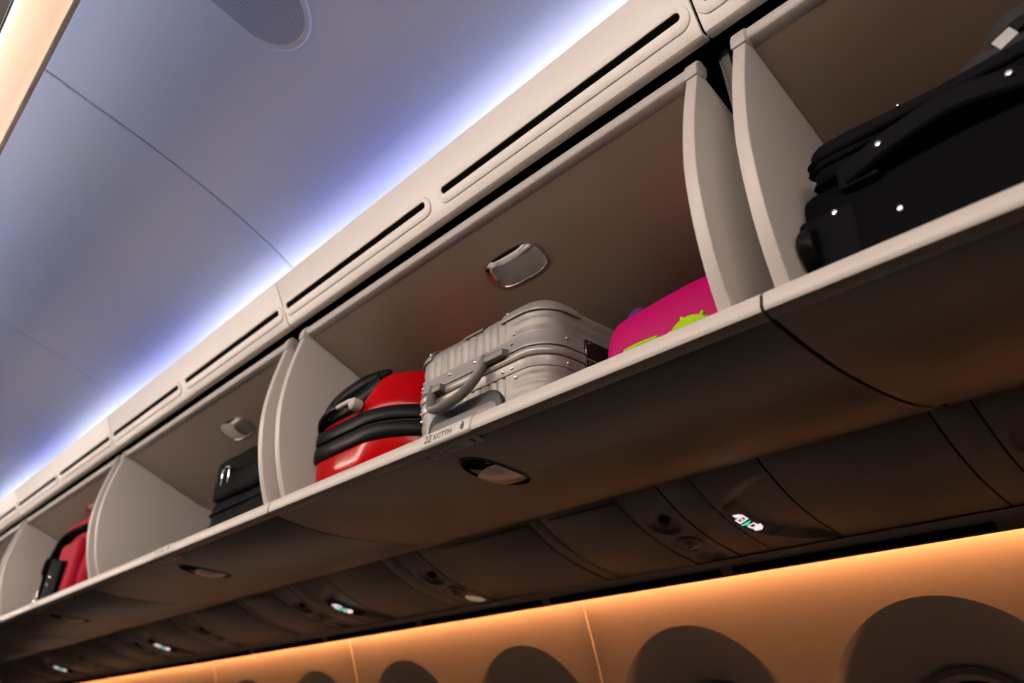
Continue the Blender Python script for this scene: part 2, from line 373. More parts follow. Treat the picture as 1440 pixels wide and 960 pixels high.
def make_bin(x0):
    t = thing('overhead_bin', None, None, loc=(x0, 1.1, 0.363))
    side = FRONT+[(0.838, 0.4318), (0.85, 0.4313), (1.34, 0.398), (1.385, 0.413), (1.43, 0.463), (1.475, 0.531), (1.508, 0.60)]+ROOF[::-1][1:]
    for xa in (x0, x0+BW-0.021):
        p = obj('side_panel', lambda bm: prism(bm, side, xa, xa+0.021), 'bin', t, bevel=0.003, seg=2)
        obj('corner_cap', lambda bm: prism(bm, [(0.8375, 0.822), (0.8405, 0.840), (0.846, 0.8515), (0.856, 0.857), (0.872, 0.848), (0.866, 0.826), (0.852, 0.822)], xa-0.0015, xa+0.0225), 'bin', p, bevel=0.003)
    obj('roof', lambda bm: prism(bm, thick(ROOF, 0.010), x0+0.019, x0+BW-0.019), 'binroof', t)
    obj('top_trim', lambda bm: prism(bm, [(0.848, 0.8315), (0.8455, 0.836), (0.846, 0.8465), (0.852, 0.853), (0.868, 0.848), (0.866, 0.826)], x0+0.021, x0+BW-0.021), 'bin', t, bevel=0.0015)
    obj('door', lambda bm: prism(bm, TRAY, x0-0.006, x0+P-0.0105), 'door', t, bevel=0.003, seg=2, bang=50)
    obj('lip_face', lambda bm: prism(bm, thick([(0.848, 0.4318), (0.838, 0.4318)]+TRAY[1:7]+[(0.815, 0.3972)], -0.0012)[::-1], x0-0.006, x0+P-0.0105), 'bin', t, bevel=0)  # lip keeps the plain bin colour, without the door's painted shade
    # mirror let into the roof: rounded outline, slightly domed
    xm, ym = x0+0.642, 0.957
    sl = Vector((0.1435, -0.0745)).normalized(); nr = Vector((sl.y, -sl.x))          # down along the roof, outward normal (inboard and down)
    def mp(u, v, h):
        s = (ym-0.85)/sl.x+v; q = Vector((0.850, 0.8345))+sl*s+nr*h; return Vector((xm+u, q.x, q.y))
    def sup(k, a, e=3.2): 
        c, s = math.cos(a), math.sin(a); return 0.072*k*math.copysign(abs(c)**(2/e), c)+0.0*s, 0.036*k*math.copysign(abs(s)**(2/e), s)
    def frame(bm):
        rr = [[bm.verts.new(mp(*sup(k, 2*math.pi*i/48), h)) for i in range(48)] for k, h in ((1.05, -0.001), (1.045, 0.0022), (1.0, 0.0026), (0.975, 0.0012), (0.97, -0.001))]
        for a, b in zip(rr, rr[1:]):
            for i in range(48): bm.faces.new((a[i], a[(i+1) % 48], b[(i+1) % 48], b[i]))
    mf = obj('mirror_frame', frame, 'latch', t)
    def glass(bm):
        rr = [[bm.verts.new(mp(*sup(k, 2*math.pi*i/48), 0.0006+0.0030*(1-k*k))) for i in range(48)] for k in (0.985, 0.85, 0.7, 0.5, 0.3, 0.12)]
        for a, b in zip(rr, rr[1:]):
            for i in range(48): bm.faces.new((a[i], a[(i+1) % 48], b[(i+1) % 48], b[i]))
        bm.faces.new(rr[-1])
    obj('mirror', glass, 'mirror', mf)
    # latch in the door underside
    xl, yl = x0+0.588, 0.932
    def lp(u, v, h): y = yl+v; return Vector((xl+u, y, tray_low(y)-h))
    def ov(k, a): return 0.040*k*math.cos(a), 0.075*k*math.copysign(abs(math.sin(a))**0.92, math.sin(a))
    def rim(bm):
        rr = [[bm.verts.new(lp(*ov(k, 2*math.pi*i/40), h)) for i in range(40)] for k, h in ((1.07, -0.001), (1.05, 0.0014), (1.0, 0.0022), (0.965, 0.0006))]
        for a, b in zip(rr, rr[1:]):
            for i in range(40): bm.faces.new((a[i], a[(i+1) % 40], b[(i+1) % 40], b[i]))
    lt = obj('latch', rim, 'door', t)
    obj('latch_recess', lambda bm: bm.faces.new([bm.verts.new(lp(*ov(0.99, 2*math.pi*i/40), 0.0012)) for i in range(40)]), 'black', lt, smooth=False)
    def paddle(bm):
        def fpt(u, v):
            vv = -0.022+0.072*v; wid = 0.040*math.sqrt(max(0, 1-(vv/0.077)**2))*0.93
            uu = (2*u-1)*wid
            if vv < -0.005: uu = uu
            return lp(uu-0.002, vv+0.012*(1-(2*u-1)**2)*(v-0.6)-0.010*(1-v)*(2*u-1), 0.002+0.006*math.sin(math.pi*v)*(1-(2*u-1)**2))
        grid(bm, fpt, 14, 10)
    obj('paddle', paddle, 'latch', lt, ang=80)
    return t
BINX = [-0.402-P*k for k in range(0, 8)]
BL = ['open overhead bin of row 23 packed with black luggage', 'open overhead bin of row 22 holding red, silver and pink cases', 'open overhead bin of row 21 with one black bag', 'open overhead bin with a red backpack inside']
b0 = None
BINS = []
for k, x in enumerate(BINX):
    if b0 is None: b0 = make_bin(x); t = b0
    else: t = copy_tree(b0); t.location.x = x
    OFF[t.name] = (x, 1.1, 0.363)
    tag(t, BL[k] if k < 4 else 'open overhead bin farther along than the red backpack', 'overhead bin')
    if k > 3: t['group'] = 'bins beyond the red backpack'
    BINS.append(t)
# row placards: a thin plate bent round the lip with print on both faces
LIP = TRAY[1:12]
LL = [0.0]
for p, q in zip(LIP, LIP[1:]): LL.append(LL[-1]+math.hypot(q[0]-p[0], q[1]-p[1]))
def lip_pt(x, s, h):
    for i in range(len(LIP)-1):
        if s <= LL[i+1] or i == len(LIP)-2:
            p, q = LIP[i], LIP[i+1]; f_ = (s-LL[i])/(LL[i+1]-LL[i]); d = Vector((q[0]-p[0], q[1]-p[1])).normalized()
            n = Vector((d.y, -d.x)) if True else 0
            y, z = p[0]+(q[0]-p[0])*f_, p[1]+(q[1]-p[1])*f_
            n = Vector((-abs(d.y) if d.y < 0 and d.x < 0 else d.y, -d.x))
            n = Vector((d.y, -d.x))
            return Vector((x, y+n.x*h, z+n.y*h))
for k in range(4):
    x0 = BINX[k]; xa, xb = x0+0.548, x0+0.680
    pl = obj('row_placard', lambda bm: grid(bm, lambda u, v: lip_pt(xa+(xb-xa)*u, 0.002+0.066*v, 0.0024), 4, 26), 'placard', BINS[k])
    s = '2%d' % (3-k)
    def pr(bm):
        w1 = text_bm(bm, s, 0.021, lambda X, Y: lip_pt(xa+0.010+X, 0.0306-Y*0.98, 0.0034))
        text_bm(bm, 'KCTTH', 0.015, lambda X, Y: lip_pt(xa+0.016+w1+X, 0.0300-Y, 0.0034))
    def fig(bm):
        for q in range(2):      # little standing figure
            rr = [(0.108, 0.0300, 0.008, 0.0095), (0.1100, 0.0200, 0.0042, 0.004)][q]
            bm.faces.new([bm.verts.new(lip_pt(xa+rr[0]+dx*rr[2], rr[1]-dy*rr[3], 0.0034)) for dx, dy in ((0, 0), (1, 0), (1, 1), (0, 1))])
    def pr2(bm):
        w1 = text_bm(bm, s, 0.019, lambda X, Y: lip_pt(xa+0.010+X, 0.063-Y, 0.0034))
        text_bm(bm, 'KCTTH', 0.014, lambda X, Y: lip_pt(xa+0.016+w1+X, 0.063-Y, 0.0034))
    def fig2(bm):
        bm.faces.new([bm.verts.new(lip_pt(xa+0.111+dx*0.008, 0.063-dy*0.013, 0.0034)) for dx, dy in ((0, 0), (1, 0), (1, 1), (0, 1))])
    obj('figure_icon', fig2, 'ink', pl, smooth=False)
    obj('print', pr, 'ink', pl, smooth=False); obj('print', pr2, 'ink', pl, smooth=False); obj('figure_icon', fig, 'ink', pl, smooth=False)

# ================================================================ SERVICE CHANNEL UNDER THE BINS
PSU = spl([(1.379, 0.424), (1.386, 0.410), (1.422, 0.384), (1.489, 0.345), (1.571, 0.313), (1.688, 0.2835)], 6)
PL = [0.0]
for p, q in zip(PSU, PSU[1:]): PL.append(PL[-1]+math.hypot(q[0]-p[0], q[1]-p[1]))
def psu_pt(x, s, h):                                # s along the profile, h > 0 up into the panel
    s = min(max(s, 0), PL[-1])
    for i in range(len(PSU)-1):
        if s <= PL[i+1] or i == len(PSU)-2:
            p, q = PSU[i], PSU[i+1]; f_ = (s-PL[i])/(PL[i+1]-PL[i]); d = Vector((q[0]-p[0], q[1]-p[1])).normalized()
            n = Vector((-d.y, d.x))
            return Vector((x, p[0]+(q[0]-p[0])*f_+n.x*h, p[1]+(q[1]-p[1])*f_+n.y*h))
def psu_s(Y):
    for i in range(len(PSU)-1):
        if PSU[i][0] <= Y <= PSU[i+1][0]: return PL[i]+(PL[i+1]-PL[i])*(Y-PSU[i][0])/(PSU[i+1][0]-PSU[i][0])
LEN = PL[-1]
chan = thing('trim_2', loc=(-4, 1.4, 0.26), kind='structure')
obj('channel', lambda bm: prism(bm, thick([(p[0]+0.010, p[1]+0.034) for p in PSU], 0.004), XA, XB), 'black', chan)
RAIL = [(1.680, 0.2825), (1.6905, 0.2765), (1.7005, 0.268), (1.7155, 0.2495), (1.7205, 0.2495), (1.712, 0.272), (1.70, 0.292)]
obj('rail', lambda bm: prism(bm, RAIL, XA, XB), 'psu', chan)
obj('light_shield', lambda bm: prism(bm, thick([(1.700, 0.288), (1.702, 0.34), (1.735, 0.36), (1.78, 0.36)], 0.003), XA, XB), 'black', chan)
for k in range(-1, 16):                             # black air slots in the rail
    xa = -1.100-0.611*k
    obj('air_slot', lambda bm: prism(bm, [(1.7002, 0.2668), (1.7120, 0.2525), (1.7127, 0.2532), (1.7012, 0.2677)], xa-0.590, xa-0.012), 'black', chan)
def blank(xa, xb, outline=None):
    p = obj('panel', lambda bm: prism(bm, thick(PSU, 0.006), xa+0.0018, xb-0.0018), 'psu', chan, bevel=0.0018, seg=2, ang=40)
    if outline:                                     # raised access door inside the panel
        a, b = outline
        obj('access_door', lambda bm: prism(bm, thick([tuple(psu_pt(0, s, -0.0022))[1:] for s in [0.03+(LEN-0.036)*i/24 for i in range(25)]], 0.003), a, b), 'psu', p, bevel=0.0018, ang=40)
def bowl(d, r, depth, edge=0.12):
    if d > r: return 0.0
    t = d/r; return depth*(1-t*t)**0.6
def make_psu(xc, hw, lit, label, group=None):
    t = thing('passenger_service_unit', label, 'reading light panel', loc=(xc, 1.53, 0.28), group=group)
    sA, sB, sC = psu_s(1.482), psu_s(1.575), psu_s(1.648)
    def plate(bm):
        def fp(u, v):
            x = xc-hw+0.0018+(2*hw-0.0036)*u; s = LEN*v
            h = 0
            for sc, r, dp in ((sA, 0.043, 0.014), (sB, 0.044, 0.008), (sC, 0.034, 0.014)):
                h = max(h, bowl(math.hypot(x-xc, s-sc), r, dp))
            return psu_pt(x, s, h)
        grid(bm, fp, 30, 90)
        for q in (0, 1): pass
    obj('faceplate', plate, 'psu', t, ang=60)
    for sc, big in ((sA, 0), (sB, 1)):
        c = psu_pt(xc, sc, 0.012 if not big else 0.006); a = (psu_pt(xc, sc, 0)-psu_pt(xc, sc, 0.01)).normalized()
        if big:
            n = obj('air_nozzle', lambda bm: lathe(bm, [(0.029, -0.004), (0.031, 0.003), (0.027, 0.006), (0.018, 0.006), (0.014, 0.010), (0.007, 0.012), (0, 0.012)], c, a, 28), 'cup', t)
            obj('nozzle_tip', lambda bm: lathe(bm, [(0.006, 0.010), (0.006, 0.016), (0.004, 0.018), (0, 0.018)], c, a, 14), 'chrome', n)
        else:
            n = obj('air_nozzle', lambda bm: lathe(bm, [(0.013, -0.006), (0.012, 0.010), (0.008, 0.013), (0, 0.013)], c, a, 20), 'rubber', t)
    c = psu_pt(xc, sC, 0.006 if lit else 0.0125); a = (psu_pt(xc, sC, 0)-psu_pt(xc, sC, 0.01)).normalized()
    obj('reading_lamp', lambda bm: lathe(bm, [(0.033, -0.002) if lit else (0.016, -0.004), (0.031, 0.003) if lit else (0.014, 0.001), (0.02, 0.005) if lit else (0.008, 0.002), (0, 0.005) if lit else (0, 0.002)], c, a, 28), 'lens' if lit else 'cup', t)
    return t
def make_sign(xa, xb, label, group=None):
    t = thing('seat_belt_sign', label, 'cabin sign', loc=((xa+xb)/2, 1.53, 0.28), group=group)
    W = xb-xa
    def edge(v):                                    # left rim of the scoop in panel coordinates
        if v < 0.16 or v > 0.985: return None
        c = (v-0.46)/0.54
        return 0.03+0.87*max(0, c)**2.3+0.75*max(0, -c/0.56)**2.6
    def depth(u, v):
        e = edge(v)
        if e is None: return 0.0
        r = u-e
        if r <= 0: return 0.0
        fade = min(1, (v-0.16)/0.16)*min(1, (0.985-v)/0.05)
        wall = 0.26
        k = r/wall if r < wall else max(0.0, 1-(r-wall)/max(0.2, 1.02-e-wall))
        k = k if r < wall else k*k*(3-2*k)
        return 0.017*k*fade
    def plate(bm):
        grid(bm, lambda u, v: psu_pt(xa+0.0018+(W-0.0036)*u, LEN*v, depth(u, v)), 44, 70)
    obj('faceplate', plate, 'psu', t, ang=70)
    # sign glass lies on the steep wall of the scoop, icons lie on the glass
    s0, s1 = psu_s(1.470), psu_s(1.607)
    def sg(u, v, h):                                # u across the wall 0..1, v along 0..1
        vv = (s0+(s1-s0)*v)/LEN; e = edge(vv)
        uu = e+0.01+0.19*u; x = xa+0.0018+(W-0.0036)*uu
        return psu_pt(x, vv*LEN, depth(uu, vv)-0.0012-h)
    gl = obj('sign_glass', lambda bm: grid(bm, lambda u, v: sg(u, v, 0), 6, 20), 'signblack', t)
    def poly(bm, pts): bm.faces.new([bm.verts.new(sg(u, v, 0.0012)) for u, v in pts])
    def white(bm):
        poly(bm, [(0.30, 0.26), (0.62, 0.30), (0.80, 0.36), (0.55, 0.38), (0.30, 0.33)])
        for a0, b0_, a1, b1 in ((0.15, 0.37, 0.82, 0.40), (0.15, 0.46, 0.82, 0.49), (0.15, 0.40, 0.28, 0.46), (0.70, 0.40, 0.82, 0.46), (0.40, 0.42, 0.58, 0.445)):
            poly(bm, [(a0, b0_), (a1, b0_), (a1, b1), (a0, b1)])
        for a0, b0_, a1, b1 in ((0.22, 0.60, 0.74, 0.62), (0.22, 0.67, 0.74, 0.69), (0.22, 0.62, 0.34, 0.67), (0.62, 0.62, 0.74, 0.67)):
            poly(bm, [(a0, b0_), (a1, b0_), (a1, b1), (a0, b1)])
        poly(bm, [(0.22, 0.70), (0.90, 0.68), (0.70, 0.77), (0.42, 0.80), (0.15, 0.76)])
    obj('seat_belt_icon', white, 'signwhite', gl, smooth=False)
    obj('arrow_icon', lambda bm: (poly(bm, [(0.10, 0.515), (0.80, 0.535), (0.66, 0.56), (0.50, 0.555), (0.55, 0.59), (0.36, 0.585), (0.12, 0.54)])), 'signteal', gl, smooth=False)
    return t
SEQ = 1.62
for r in range(-1, 5):
    q = -0.39-SEQ*r
    b = lambda lo: q+(lo+0.39)
    blank(b(-0.4575), b(-0.39)); blank(b(-0.785), b(-0.4575))
    blank(b(-1.035), b(-0.95)); blank(b(-1.40), b(-1.155), (b(-1.370), b(-1.159))); blank(b(-1.44), b(-1.40)); blank(b(-1.895), b(-1.44), (b(-1.805), b(-1.444)))
    far = r >= 1 or r < 0
    sl = {0: 'large lit seat belt sign under the bin of row 22', 1: 'lit seat belt sign under the bin of row 21', 2: 'lit seat belt sign under the bin with the red backpack'}
    make_sign(b(-0.95), b(-0.785), sl.get(r, 'lit seat belt sign farther along than the red backpack'), None if r in sl else 'far seat belt signs')
    pl_ = {0: 'dark air nozzle and lamp panel next to the seat belt sign under row 22'}
    make_psu((b(-1.155)+b(-1.035))/2, 0.06, False, pl_.get(r, 'dark air nozzle and lamp panel beside a small far seat belt sign'), None if r in pl_ else 'lamp panels beside far signs')
    if r == 0: make_psu((b(-2.01)+b(-1.895))/2, 0.0575, True, 'air nozzle panel with the pale glowing reading lamp')
    else: make_psu((b(-2.01)+b(-1.895))/2, 0.0575, False, 'dark air nozzle and lamp panel without a sign beside it', 'lamp panels without sign')

# ---------------------------------------------------------------- ceiling loudspeaker
def ceil_z(y):
    for p, q in zip(cs, cs[1:]):
        if q[0] <= y <= p[0]: return p[1]+(q[1]-p[1])*(y-p[0])/(q[0]-p[0])
XS_, YS_ = -1.100, 0.405
spk = thing('ceiling_speaker', 'rounded perforated loudspeaker grille set in the ceiling panel', 'speaker', loc=(XS_, YS_, 1.22))
def spk_pt(k, a, h):
    c, s = math.cos(a), math.sin(a); hw = 0.088*k
    y = YS_+(0.045 if s > 0 else -0.045)+hw*s; x = XS_+hw*c
    return Vector((x, y, ceil_z(y)-h))
def rg(bm):
    rr = [[bm.verts.new(spk_pt(k, 2*math.pi*(i+0.5)/56, h)) for i in range(56)] for k, h in ((1.03, -0.001), (1.02, 0.004), (0.98, 0.006), (0.95, 0.005), (0.86, 0.003))]
    for a, b in zip(rr, rr[1:]):
        for i in range(56): bm.faces.new((a[i], a[(i+1) % 56], b[(i+1) % 56], b[i]))
obj('rim', rg, 'ceiling', spk)
obj('grille', lambda bm: bm.faces.new([bm.verts.new(spk_pt(0.88, 2*math.pi*(i+0.5)/56, 0.0034)) for i in range(56)]), 'grille', spk, smooth=False)

# ================================================================ LUGGAGE
def rrect(W, D, Rr):                                # arc-length walk round a rounded rectangle, front edge first (x from Rr), counter-clockwise
    a, b, c, d = Rr if isinstance(Rr, tuple) else (Rr,)*4
    segs = [('l', (d, 0), (W-a, 0)), ('a', (W-a, a), -90, a), ('l', (W, a), (W, D-b)), ('a', (W-b, D-b), 0, b), ('l', (W-b, D), (c, D)), ('a', (c, D-c), 90, c), ('l', (0, D-c), (0, d)), ('a', (d, d), 180, d)]
    lens = [math.hypot(s[2][0]-s[1][0], s[2][1]-s[1][1]) if s[0] == 'l' else math.pi/2*s[3] for s in segs]
    tot = sum(lens)
    def at(s):
        s %= tot
        for sg_, l in zip(segs, lens):
            if s <= l+1e-12:
                if sg_[0] == 'l':
                    f_ = s/l; p = Vector(sg_[1]).lerp(Vector(sg_[2]), f_); d = (Vector(sg_[2])-Vector(sg_[1])).normalized(); return p, Vector((d.y, -d.x))
                a = R(sg_[2]+90*s/l); n = Vector((math.cos(a), math.sin(a))); return Vector(sg_[1])+n*sg_[3], n
            s -= l
        return Vector(segs[0][1]), Vector((0, -1))
    return at, tot, lens
# ---- silver ribbed aluminium case
def silver_case():
    W, D, HT, Rr = 0.372, 0.47, 0.212, 0.056
    yf = 0.868
    t = thing('suitcase', 'silver ribbed aluminium case with riveted frame lying between red and pink cases', 'suitcase', loc=(-1.213, yf, floor_z(yf)+0.0005), rot=(TILT, 0, 0), local=True)
    at, tot, lens = rrect(W, D, Rr)
    zu, zl, rt = 0.141, 0.083, 0.030
    def groove(d, w): return math.exp(-(d/w)**2)
    def rib(s, z, upper):
        L0 = lens[0]
        ss = s % tot; h = 0.0
        lo, hi = -0.012, L0-0.028
        sx = ss if ss < tot/2 else ss-tot
        if lo < sx < hi:                            # vertical ribs on the short front face
            k = (sx-lo)/0.0205; d = (k-round(k))*0.0205; h -= 0.0036*groove(d, 0.0030)
        else:                                       # horizontal ribs round the corners and along the sides
            zs = (0.160, 0.178) if upper else (0.022, 0.046, 0.064)
            for q in zs: h -= 0.0030*groove(z-q, 0.0036)
            if abs(sx-hi) < 0.012: h *= abs(sx-hi)/0.012
        return h
    def surf(s, k, upper, extra=0.0, ribs=True):    # k: 0 at the frame, rising to the rounded edge and on to the lid/base
        z0, z1 = (zu, HT) if upper else (zl, 0.0); sg_ = 1 if upper else -1
        hh = abs(z1-z0)-rt; arc = rt*math.pi/2; L = hh+arc
        dd = k*L; p, n = at(s)
        if dd < hh: z = z0+sg_*dd; ins = 0.0; nz = 0
        else:
            a = (dd-hh)/rt; z = z0+sg_*(hh+rt*math.sin(a)); ins = rt*(1-math.cos(a)); nz = math.sin(a)
        h = (rib(s, z, upper) if ribs else 0)*(1-0.5*nz)+extra
        q = p-n*ins+n*h*math.sqrt(max(0, 1-nz*nz))
        return Vector((q.x, q.y, z+sg_*h*nz))
    N = 520
    for upper in (True, False):
        def sh(bm):
            V = grid(bm, lambda u, v: surf(u*tot, v, upper), N, 16, closed_u=True)
            bm.faces.new([c[-1] for c in V])
        obj('upper_shell' if upper else 'lower_shell', sh, 'alu', t, ang=60)
    def band(bm, prof):
        rr = []
        for i in range(160):
            p, n = at(tot*i/160); rr.append([bm.verts.new((p.x+n.x*o_, p.y+n.y*o_, z)) for o_, z in prof])
        for i in range(160):
            a, b = rr[i], rr[(i+1) % 160]
            for k in range(len(prof)-1): bm.faces.new((a[k], b[k], b[k+1], a[k+1]))
    obj('frame_rail', lambda bm: band(bm, [(-0.004, 0.1445), (0.0015, 0.1445), (0.0022, 0.142), (0.0022, 0.127), (0.004, 0.124), (0.004, 0.119), (-0.006, 0.1185)]), 'alurail', t)
    obj('frame_rail', lambda bm: band(bm, [(-0.006, 0.0985), (0.003, 0.098), (0.0025, 0.096), (0.0022, 0.0815), (0.0015, 0.080), (-0.004, 0.080)]), 'alurail', t)
    obj('frame_bead', lambda bm: band(bm, [(-0.006, 0.1195), (-0.002, 0.1175), (0.003, 0.1165), (0.0055, 0.112), (0.0055, 0.106), (0.003, 0.1015), (-0.002, 0.1005), (-0.006, 0.098)]), 'alurail', t)
    # rivets
    def rivet(p, n, r=0.0036):
        obj('rivet', lambda bm: lathe(bm, [(r, -0.001), (r, 0.0008), (r*0.75, 0.0020), (r*0.3, 0.0027), (0, 0.0028)], p, n, 12), 'chrome', t)
    def riv_at(s, z, off=0.0022):
        p, n = at(s); rivet(Vector((p.x+n.x*off, p.y+n.y*off, z)), (n.x, n.y, 0))
    L0 = lens[0]
    for s in (-0.040, -0.022, 0.066, 0.138, L0-0.045, L0-0.022, L0+lens[1]-0.004): riv_at(s, 0.135)
    for s in (-0.040, -0.022, 0.075, L0-0.045, L0-0.022, L0+lens[1]-0.002): riv_at(s, 0.089)
    for s, z in ((-0.036, 0.151), (L0-0.018, 0.154), (-0.036, 0.072), (L0-0.016, 0.071)): riv_at(s, z, 0.0)
    # corner protectors
    def cap(s0, s1, k0, upper):
        c = obj('corner_protector', lambda bm: grid(bm, lambda u, v: surf(s0+(s1-s0)*u, k0+(1.0-k0)*v-(0.10*max(0, abs(2*u-1)-0.82)/0.18*(v-0.0)*0)+0.0, upper, 0.0028, False), 40, 12), 'alurail', t, ang=60)
        md = c.modifiers.new('thickness', 'SOLIDIFY'); md.thickness = 0.0025; md.offset = 0
        for s in (s0+0.010, s1-0.010):
            p = surf(s, k0+0.20, upper, 0.004, False); p2 = surf(s, k0+0.20, upper, 0.02, False)
            rivet(p, p2-p, 0.003)
    cA = L0+lens[1]
    cap(L0-0.050, cA+0.030, 0.50, True); cap(-lens[7]-0.03, 0.004, 0.50, True)
    cap(L0-0.024, cA+0.03, 0.55, False); cap(-lens[7]-0.03, 0.0, 0.55, False)
    obj('edge_plate', lambda bm: grid(bm, lambda u, v: surf(0.098+0.056*u, 0.60+0.38*v, True, 0.0026, False), 10, 8), 'alurail', t, ang=60)
    # wheel housing in the lower shell
    def arch(bm, xa, xb, zt, zb, y, r):
        pts = []
        for k in range(9): a = math.pi-math.pi/2*k/8; pts.append((xa+r+r*math.cos(a), zt-r+r*math.sin(a)))
        for k in range(9): a = math.pi/2-math.pi/2*k/8; pts.append((xb-r+r*math.cos(a), zt-r+r*math.sin(a)))
        pts += [(xb, zb), (xa, zb)]
        a = [bm.verts.new((x, y, z)) for x, z in pts]; b = [bm.verts.new((x, 0.012, z)) for x, z in pts]
        bm.faces.new(a)
        for i in range(len(a)): bm.faces.new((a[i], a[(i+1) % len(a)], b[(i+1) % len(b)], b[i]))
    wh = obj('wheel_housing', lambda bm: arch(bm, 0.066, 0.272, 0.066, 0.006, -0.006, 0.034), 'darkgrey', t, bevel=0.003, ang=50)
    obj('housing_lip', lambda bm: arch(bm, 0.078, 0.262, 0.043, 0.008, -0.0085, 0.016), 'greyplastic', wh, bevel=0.002, ang=50)
    # handle folded down in front of the frame
    path = spl([(0.082, -0.008, 0.119), (0.084, -0.014, 0.096), (0.092, -0.021, 0.073), (0.108, -0.025, 0.062), (0.140, -0.027, 0.060), (0.178, -0.027, 0.064), (0.204, -0.026, 0.074), (0.221, -0.020, 0.093), (0.230, -0.014, 0.114), (0.233, -0.008, 0.128)], 5)
    hd = obj('handle', lambda bm: tube(bm, path, 0.0105, 8, flat=(0.95, 0.8)), 'greyplastic', t, ang=50)
    for xa, zc in ((0.100, 0.116), (0.262, 0.126)):
        obj('handle_mount', lambda bm: box(bm, (xa, -0.008, zc-0.006), (0.026 if xa < 0.11 else 0.050, 0.022, 0.015)), 'greyplastic', hd, bevel=0.003)
    # lock plates on the side
    for z0, z1 in ((0.113, 0.146), (0.072, 0.108)):
        lk = obj('lock_plate', lambda bm: box(bm, (W+0.005, 0.135, (z0+z1)/2), (0.007, 0.085, z1-z0)), 'lock', t, bevel=0.002)
        for y in (0.10, 0.17): obj('screw', lambda bm: lathe(bm, [(0.0028, 0), (0.0028, 0.001), (0.0015, 0.002), (0, 0.002)], (W+0.0085, y, z1-0.007), (1, 0, 0), 10), 'chrome', lk)
    def sh_(bm): tube(bm, spl([(W-0.002, 0.21, 0.170), (W+0.016, 0.215, 0.170), (W+0.018, 0.25, 0.168), (W+0.018, 0.34, 0.168), (W+0.016, 0.38, 0.168), (W-0.002, 0.385, 0.168)], 4), 0.008, 8)
    obj('side_handle', sh_, 'greyplastic', t)
    return t
silver_case()

